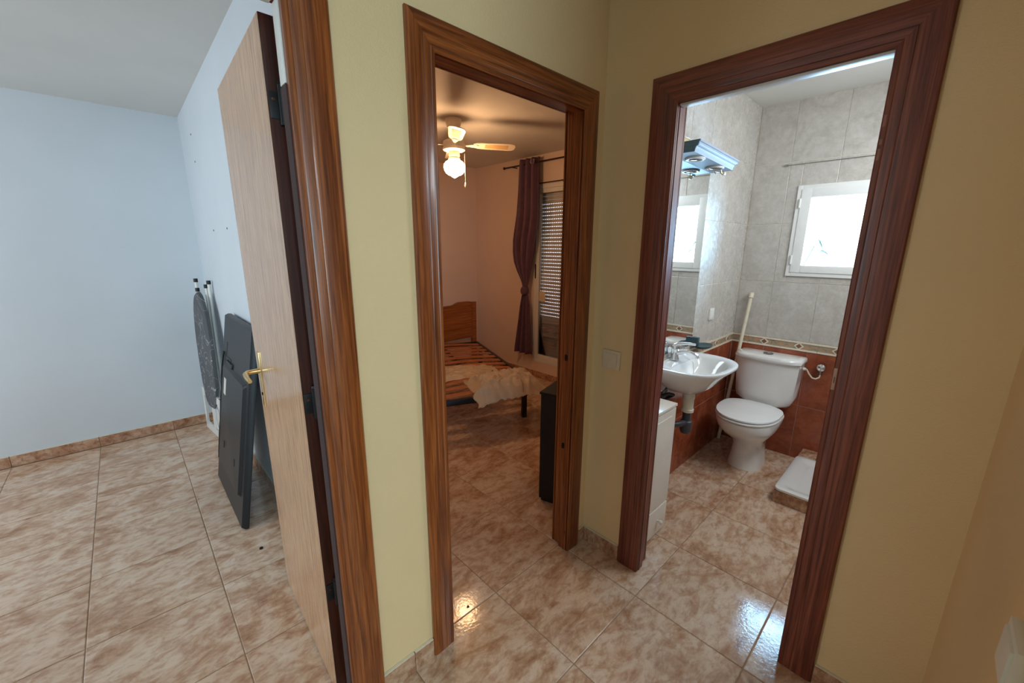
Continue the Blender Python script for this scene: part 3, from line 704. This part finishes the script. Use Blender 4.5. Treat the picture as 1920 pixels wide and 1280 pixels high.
MB().box(XE+.010, XE+.014, wy0-.083, wy1+.079, wz0+.073, wz1-.081, Mt['glass']).build('pane', st, smooth=False)
for z in (1.80, 1.43):
    MB().tube([(XE-.022, wy0-.024, z-.03), (XE-.022, wy0-.024, z+.03)], .006, Mt['upvc'], 8).build('hinge', st)
# palm leaf outside
pl = MB()
for pts in ([(1.95, -.455, 1.57), (1.95, -.468, 1.555), (1.95, -.482, 1.525), (1.95, -.490, 1.50)], [(1.95, -.470, 1.485), (1.95, -.490, 1.492), (1.95, -.510, 1.480), (1.95, -.532, 1.462)]):
    pl.tube(pts, [.0015, .006, .005, .001], Mt['leafgreen'], 6)
pl.tube([(1.95, -.452, 1.57), (1.955, -.44, 1.52), (1.95, -.468, 1.486)], .0015, Mt['leafgreen'], 6)
pl.tube([(1.955, -.44, 1.52), (1.955, -.40, 1.40), (1.955, -.38, 0.9), (1.955, -.38, 0)], .003, Mt['leafgreen'], 6)
tag(pl.build('palm_frond'), 'thin dark leaf tip seen outside through the bathroom window', 'plant')
# mirror
mr = empty('mirror', (.77, YL, .90), label='tall frameless mirror on the tiled wall above the wash basin', cat='mirror')
b = MB(); b.box(.50, 1.042, YL-.0068, YL-.0012, .895, 1.965, Mt['mirror']); b.build('glass', mr, smooth=False)
MB().box(.502, 1.040, YL-.0012, YL-.0004, .897, 1.963, Mt['tv']).build('backing', mr, smooth=False)
# light pelmet over the mirror, hanging slightly crooked
TL = math.radians(2.4)
pe = empty('mirror_light', (.79, YL-.0075, 1.948), (0, TL, 0), 'crooked blue-grey mirror light pelmet with ring spotlights above the mirror', 'lamp')
x0_, x1_ = -.258, .262
prof_ = [(0, .0), (-.118, .0), (-.120, .006), (-.121, .014), (-.126, .024), (-.136, .030), (-.139, .034), (-.139, .042), (-.144, .044), (-.144, .052), (0, .052)]
b = MB(); b.loft([[(x0_+(-.006 if p[1] > .03 else 0), p[0], p[1]) for p in prof_], [(x1_+(.008 if p[1] > .03 else 0), p[0], p[1]) for p in prof_]], Mt['cornice']); b.build('cornice', pe, ang=30, world=False)
b = MB(); b.prism([(x0_-.0015+(-.006 if p[1] > .03 else 0), p[0]*.985-.0005, .001+p[1]*.97) for p in prof_], (-.002, 0, 0), Mt['teal']); b.build('end_cap', pe, smooth=False, world=False)
b = MB(); b.prism([(x1_+.009, p[0]*.985, .001+p[1]*.97) for p in prof_], (.0015, 0, 0), Mt['cornice']); b.build('end_cap', pe, smooth=False, world=False)
for x in (-.125, .135):
    b = MB(); b.lathe([(.050, .002), (.050, -.005), (.045, -.009), (.036, -.008), (.032, .000)], Mt['plastic'], (x, -.066, 0), 'z', 26); rg_ = b.build('spot_ring', pe, world=False)
    b = MB(); b.lathe([(.033, -.0005), (.024, -.004), (.010, -.006), (.002, -.0065)], Mt['diamond'], (x, -.066, 0), 'z', 20); b.build('lens', rg_, world=False) if False else None
    bb_ = MB(); bb_.lathe([(.033, -.0005), (.020, -.0085), (.002, -.0095)], Mt['diamond'], (x, -.066, 0), 'z', 20); bb_.build('lamp_socket', pe, world=False)
b = MB(); b.tube([(.175, -.085, -.002), (.185, -.088, -.022), (.200, -.094, -.026)], .003, Mt['brass'], 8).lathe([(.009, -.012), (.011, 0), (.009, .012)], Mt['cream'], (.205, -.094, -.024), 'x', 12).lathe([(.006, -.010), (.008, 0), (.006, .010)], Mt['cream'], (.178, -.062, -.020), 'x', 12).tube([(.16, -.062, -.018), (.205, -.094, -.024)], .003, Mt['dark_chrome'], 6)
b.build('loose_socket', pe, world=False)['label'] = 'loose lamp socket dangling from its wires'
tag(MB().bbox(.44, .70, YL-.030, YL-.001, 2.012, 2.052, Mt['pine_pale'], .003).build('wall_batten'), 'pale pine batten on the tiles above the mirror light', 'batten')

# wash basin
SX, SZ = .735, .86
def sring(hw_, dp, z, yo=0.0, n=40):
    out = []
    for k in range(n):
        a = 2*PI*k/n; cx_, sy_ = math.cos(a), math.sin(a)
        x = SX+hw_*math.copysign(abs(cx_)**.75, cx_)
        if sy_ >= 0: y = YL-.02-dp*.36+ (dp*.36)*math.copysign(abs(sy_)**.35, sy_)+.016*0
        else: y = YL-.02-dp*.36-(dp*.64)*abs(sy_)**.85
        out.append((x, min(y+yo, YL-.004), z))
    return out
ba = empty('wash_basin', (SX, YL, .70), label='white ceramic wash basin fixed to the wall under the mirror', cat='basin')
b = MB()
b.loft([sring(.075, .13, .690, -.05), sring(.115, .17, .705, -.035), sring(.175, .235, .745, -.015), sring(.225, .29, .80, 0), sring(.255, .330, .840, 0), sring(.264, .345, .855, 0), sring(.262, .343, .8635, 0), sring(.253, .333, .866, 0),
        sring(.238, .315, .862, -.0), sring(.205, .225, .846, -.068), sring(.185, .20, .805, -.072), sring(.13, .15, .755, -.080), sring(.04, .06, .737, -.105)], Mt['ceramic'])
b.build('bowl', ba, ang=60)
MB().lathe([(.022, 0), (.022, .003), (.012, .004)], Mt['dark_chrome'], (SX, YL-.155, .738), 'z', 16).build('drain', ba)
MB().lathe([(.024, 0), (.025, .008), (.02, .014), (.006, .016)], Mt['black_metal'], (SX+.02, YL-.185, .745), 'z', 14).build('plug', ba)
fa = empty('faucet', (SX, -.075, .866), label='chrome single-lever mixer tap standing on the wash basin', cat='faucet')
MB().lathe([(.027, -.006), (.026, .004), (.022, .010), (.021, .050), (.023, .066), (.020, .078), (.008, .084)], Mt['chrome'], (SX, -.075, .866), 'z', 20).build('body', fa)
MB().tube([(SX, -.085, .900), (SX+.005, -.125, .915), (SX+.010, -.165, .914), (SX+.014, -.195, .902), (SX+.014, -.200, .888)], [.015, .014, .013, .012, .012], Mt['chrome'], 12).build('spout', fa)
MB().tube([(SX, -.072, .945), (SX+.003, -.095, .958), (SX+.008, -.15, .966), (SX+.01, -.185, .966)], [.013, .011, .008, .007], Mt['chrome'], 10).build('lever', fa)
b = MB(); b.tube([(SX+.02, -.10, .872), (SX+.045, -.13, .868), (SX+.05, -.165, .85), (SX+.02, -.19, .775), (SX+.02, -.185+YL*.0, .760)], .0015, Mt['chrome'], 6); b.build('plug_chain', ba)
# siphon
si = empty('sink_trap', (SX, -.175, .43), label='white and dark grey drain trap under the wash basin', cat='pipe')
MB().lathe([(.030, .700), (.030, .665), (.034, .660), (.034, .640), (.031, .636), (.031, .575), (.035, .572), (.035, .556), (.026, .552)], Mt['pipe_white'], (SX+.02, -.175, 0), 'z', 18).build('tailpiece', si)
MB().lathe([(.024, .556), (.024, .500), (.033, .494), (.033, .440), (.026, .420), (.010, .412)], Mt['pipe_grey'], (SX+.02, -.175, 0), 'z', 18).build('trap_cup', si)
MB().tube([(SX-.005, -.170, .488), (SX-.06, -.16, .490), (SX-.09, -.13, .49), (SX-.10, YL-.002, .49)], .018, Mt['pipe_grey'], 12).build('waste_pipe', si)
vl = empty('supply_valves', (SX-.13, YL, .66), label='tarnished supply valves and hoses on the wall under the basin', cat='valve')
for x, z in ((SX-.15, .625), (SX-.07, .655)):
    MB().lathe([(.018, 0), (.020, -.006), (.012, -.010), (.012, -.045), (.018, -.05), (.018, -.07), (.008, -.072)], Mt['chrome'], (x, YL-.001, z), 'y', 14).build('valve', vl)
    MB().tube([(x, YL-.035, z+.005), (x, YL-.05, z+.05), (x+.02, YL-.06, z+.08), (SX-.02, YL-.06, z+.11)], .006, Mt['dark_chrome'], 8).build('hose', vl)
MB().tube([(SX-.19, YL-.05, .675), (SX-.14, YL-.09, .692), (SX-.08, YL-.09, .672), (SX-.12, YL-.06, .645), (SX-.19, YL-.05, .66)], .010, Mt['cable'], 8).build('coiled_hose', vl)
# soap dish
sd = empty('soap_dish', (1.10, YL, .875), label='dark glass soap dish on the wall right of the tap', cat='soap dish')
MB().bbox(1.035, 1.068, YL-.045, YL-.001, .885, .945, Mt['teal'], .006).build('bracket', sd)
b = MB(); b.loft([[(1.10+hw_*math.cos(a), YL-.058+hd_*math.sin(a), z) for a in [2*PI*k/24 for k in range(24)]] for hw_, hd_, z in ((.05, .03, .872), (.075, .048, .880), (.080, .052, .892), (.074, .046, .890), (.05, .03, .882))], Mt['teal']); b.build('dish', sd)
# small white cabinet under the basin
wc = empty('bathroom_cabinet', (.24, -.15, 0), label='narrow white bathroom cabinet with a small drawer beside the doorway', cat='cabinet')
CX0, CX1, CY0, CY1 = .115, .380, -.256, YL-.004
MB().bbox(CX0, CX1, CY0, CY1, .018, .722, Mt['cab'], .002).build('body', wc)
MB().bbox(CX0-.003, CX1+.002, CY0-.016, CY1, .722, .736, Mt['cab'], .003).build('top', wc)
MB().box(CX0+.01, CX1-.01, CY0+.012, CY1-.01, .0, .018, Mt['gap']).build('plinth', wc, smooth=False)
b = MB(); b.bbox(CX0+.004, CX1-.002, CY0-.012, CY0-.0005, .190, .714, Mt['cab'], .002); dpn = b.build('door', wc)
MB().bbox(CX0+.03, CX1-.045, CY0-.0155, CY0-.0115, .225, .68, Mt['cab'], .002).build('raised_panel', dpn)
b = MB(); b.bbox(CX0+.004, CX1-.002, CY0-.012, CY0-.0005, .024, .176, Mt['cab'], .002); dd = b.build('drawer', wc)
MB().lathe([(.005, -.012), (.006, -.020), (.011, -.026), (.012, -.032), (.008, -.038), (.002, -.040)], Mt['cab'], (.285, CY0, .100), 'y', 14).build('knob', dd)

# toilet
TYc = -.333
to = empty('toilet', (1.55, TYc, 0), label='white ceramic toilet with a closed lid against the bathroom back wall', cat='toilet')
def oval(cx_, rf, rb, hw_, z, n=40, p=.9, pb=.6):      # rf towards -x (front), rb towards the wall
    out = []
    for k in range(n):
        a = 2*PI*k/n; ca, sa = math.cos(a), math.sin(a)
        x = cx_+(rb*abs(ca)**pb if ca > 0 else -rf*abs(ca)**p); out.append((x, TYc+hw_*math.copysign(abs(sa)**.9, sa), z))
    return out
b = MB()
b.loft([oval(1.48, .125, .20, .108, .0), oval(1.48, .122, .20, .105, .03), oval(1.48, .108, .20, .094, .10), oval(1.475, .105, .205, .092, .17), oval(1.455, .135, .23, .108, .22), oval(1.425, .195, .25, .145, .275), oval(1.40, .235, .27, .174, .33), oval(1.395, .250, .28, .186, .375), oval(1.395, .250, .28, .187, .398), oval(1.395, .235, .27, .17, .402)], Mt['ceramic'])
b.build('bowl', to, ang=60)
b = MB(); b.loft([oval(1.395, .250, .19, .186, .4025), oval(1.395, .256, .195, .190, .408), oval(1.395, .256, .195, .190, .416), oval(1.395, .250, .19, .184, .4195)], Mt['seat']); b.build('seat', to, ang=60)
b = MB(); b.loft([oval(1.395, .240, .19, .176, .425), oval(1.395, .254, .195, .188, .4275), oval(1.395, .253, .193, .187, .436), oval(1.395, .225, .165, .160, .442), oval(1.395, .10, .08, .07, .445)], Mt['seat']); b.build('lid', to, ang=60)
for y in (-.07, .07): MB().lathe([(.012, .402), (.013, .418), (.010, .426)], Mt['seat'], (1.585, TYc+y, 0), 'z', 12).build('seat_hinge', to)
def tank(hw_, x0, x1, z, rad=.07, n=10, bow=.025):
    out = []
    for k in range(n+1):        # bowed front from +y to -y
        t_ = -1+2*k/n; out.append((x0+bow*(t_**4)*1.6+bow*.5*t_*t_, TYc-hw_*t_, z))
    out += [(x1, TYc-hw_, z), (x1, TYc+hw_, z)]
    return out
X1 = XE-.012
b = MB()
b.loft([tank(.115, 1.66, X1, .400), tank(.150, 1.635, X1, .408), tank(.172, 1.625, X1, .430), tank(.182, 1.62, X1, .47), tank(.190, 1.615, X1, .60), tank(.195, 1.612, X1, .728)], Mt['ceramic']); b.build('tank', to, ang=50)
b = MB()
b.loft([tank(.198, 1.604, X1, .7285), tank(.206, 1.597, X1, .735), tank(.206, 1.597, X1, .752), tank(.200, 1.603, X1, .764), tank(.17, 1.63, X1-.02, .770), tank(.10, 1.67, X1-.05, .772)], Mt['ceramic']); b.build('tank_lid', to, ang=50)
fb_ = MB().lathe([(.031, .768), (.031, .778), (.026, .781), (.022, .780)], Mt['dark_chrome'], (1.695, TYc+.008, 0), 'z', 22).build('flush_ring', to)
MB().lathe([(.021, .772), (.020, .785), (.016, .787), (.003, .787)], Mt['chrome'], (1.695, TYc+.008, 0), 'z', 20).build('flush_button', fb_)
wv = empty('shutoff_valve', (XE, -.626, .705), label='round chrome shut-off valve with a pale hose beside the toilet tank', cat='valve')
MB().lathe([(.010, 0), (.012, -.012), (.024, -.018), (.027, -.028), (.024, -.044), (.010, -.050)], Mt['chrome'], (XE-.001, -.626, .715), 'x', 20).build('knob', wv)
MB().lathe([(.010, .712), (.011, .69), (.009, .672), (.007, .660)], Mt['dark_chrome'], (XE-.020, -.626, 0), 'z', 14).build('body', wv)
MB().tube([(XE-.02, -.626, .665), (XE-.022, -.622, .640), (XE-.03, -.605, .628), (XE-.035, -.585, .632), (XE-.045, -.565, .66), (XE-.055, -.550, .69), (XE-.07, -.530, .694)], .005, Mt['pipe_white'], 8).build('hose', wv)
MB().lathe([(.010, -.545), (.012, -.536), (.012, -.5335)], Mt['plastic'], (XE-.07, 0, .694), 'y', 12).build('nut', wv) if False else None
MB().tube([(XE-.07, -.532, .694), (XE-.07, -.548, .694)], .010, Mt['plastic'], 12).build('nut', wv)
# white pole in the corner
ps = empty('broom_pole', (1.745, -.055, 0), label='slim white plastic pole leaning in the corner behind the toilet', cat='pole')
b = MB(); b.tube([(1.745, -.055, .002), (1.793, -.138, 1.165)], .0125, Mt['pipe_white'], 12); b.build('shaft', ps)
MB().tube([(1.789, -.1375, 1.148), (1.7955, -.1385, 1.185)], .0165, Mt['pipe_white'], 12).build('cap', ps)
sk = empty('power_socket', (1.325, YL, 1.03), label='small white switch and socket plate on the tiled wall right of the mirror', cat='socket')
MB().bbox(1.285, 1.36, YL-.010, YL-.0005, 1.025, 1.105, Mt['plastic'], .003).build('plate', sk)
MB().bbox(1.295, 1.35, YL-.013, YL-.009, 1.035, 1.095, Mt['upvc'], .002).build('rocker', sk)
# shower tray
sy = empty('shower_tray', (1.37, -.95, 0), label='low white shower tray set on a tiled base at the right of the bathroom', cat='shower tray')
MB().bbox(1.105, 1.70, -1.335, -.603, .001, .078, Mt['skirt'], .003).build('tiled_base', sy)
MB().bbox(1.66, XE-.002, -.70, -.603, .001, .095, Mt['skirt'], .003).build('rear_ledge', sy)
def rr2(x0, x1, y0, y1, z, rad, n=5):
    return [(x, y, z) for _, x, y in rrect(x0, x1, y0, y1, rad, n)]
b = MB(); b.loft([rr2(1.105, 1.66, -1.335, -.605, .0785, .03), rr2(1.095, 1.665, -1.335, -.600, .086, .035), rr2(1.095, 1.665, -1.335, -.600, .098, .035), rr2(1.100, 1.66, -1.330, -.605, .102, .035), rr2(1.135, 1.625, -1.30, -.640, .102, .04), rr2(1.150, 1.61, -1.285, -.660, .092, .04), rr2(1.17, 1.59, -1.26, -.69, .082, .04)], Mt['ceramic']); b.build('basin', sy, ang=40)
# cord rail along the back wall
cl_ = empty('clothes_line', (XE-.02, -.24, 2.05), label='thin grey clothes line strung along the tiles above the bathroom window', cat='clothes line')
MB().tube([(XE-.012, -.240, 2.052), (XE-.012, -1.33, 2.052)], .0019, Mt['dark_chrome'], 6).build('cord', cl_)
MB().tube([(XE, -.238, 2.052), (XE-.016, -.238, 2.052)], .007, Mt['dark_chrome'], 8).build('hook', cl_)
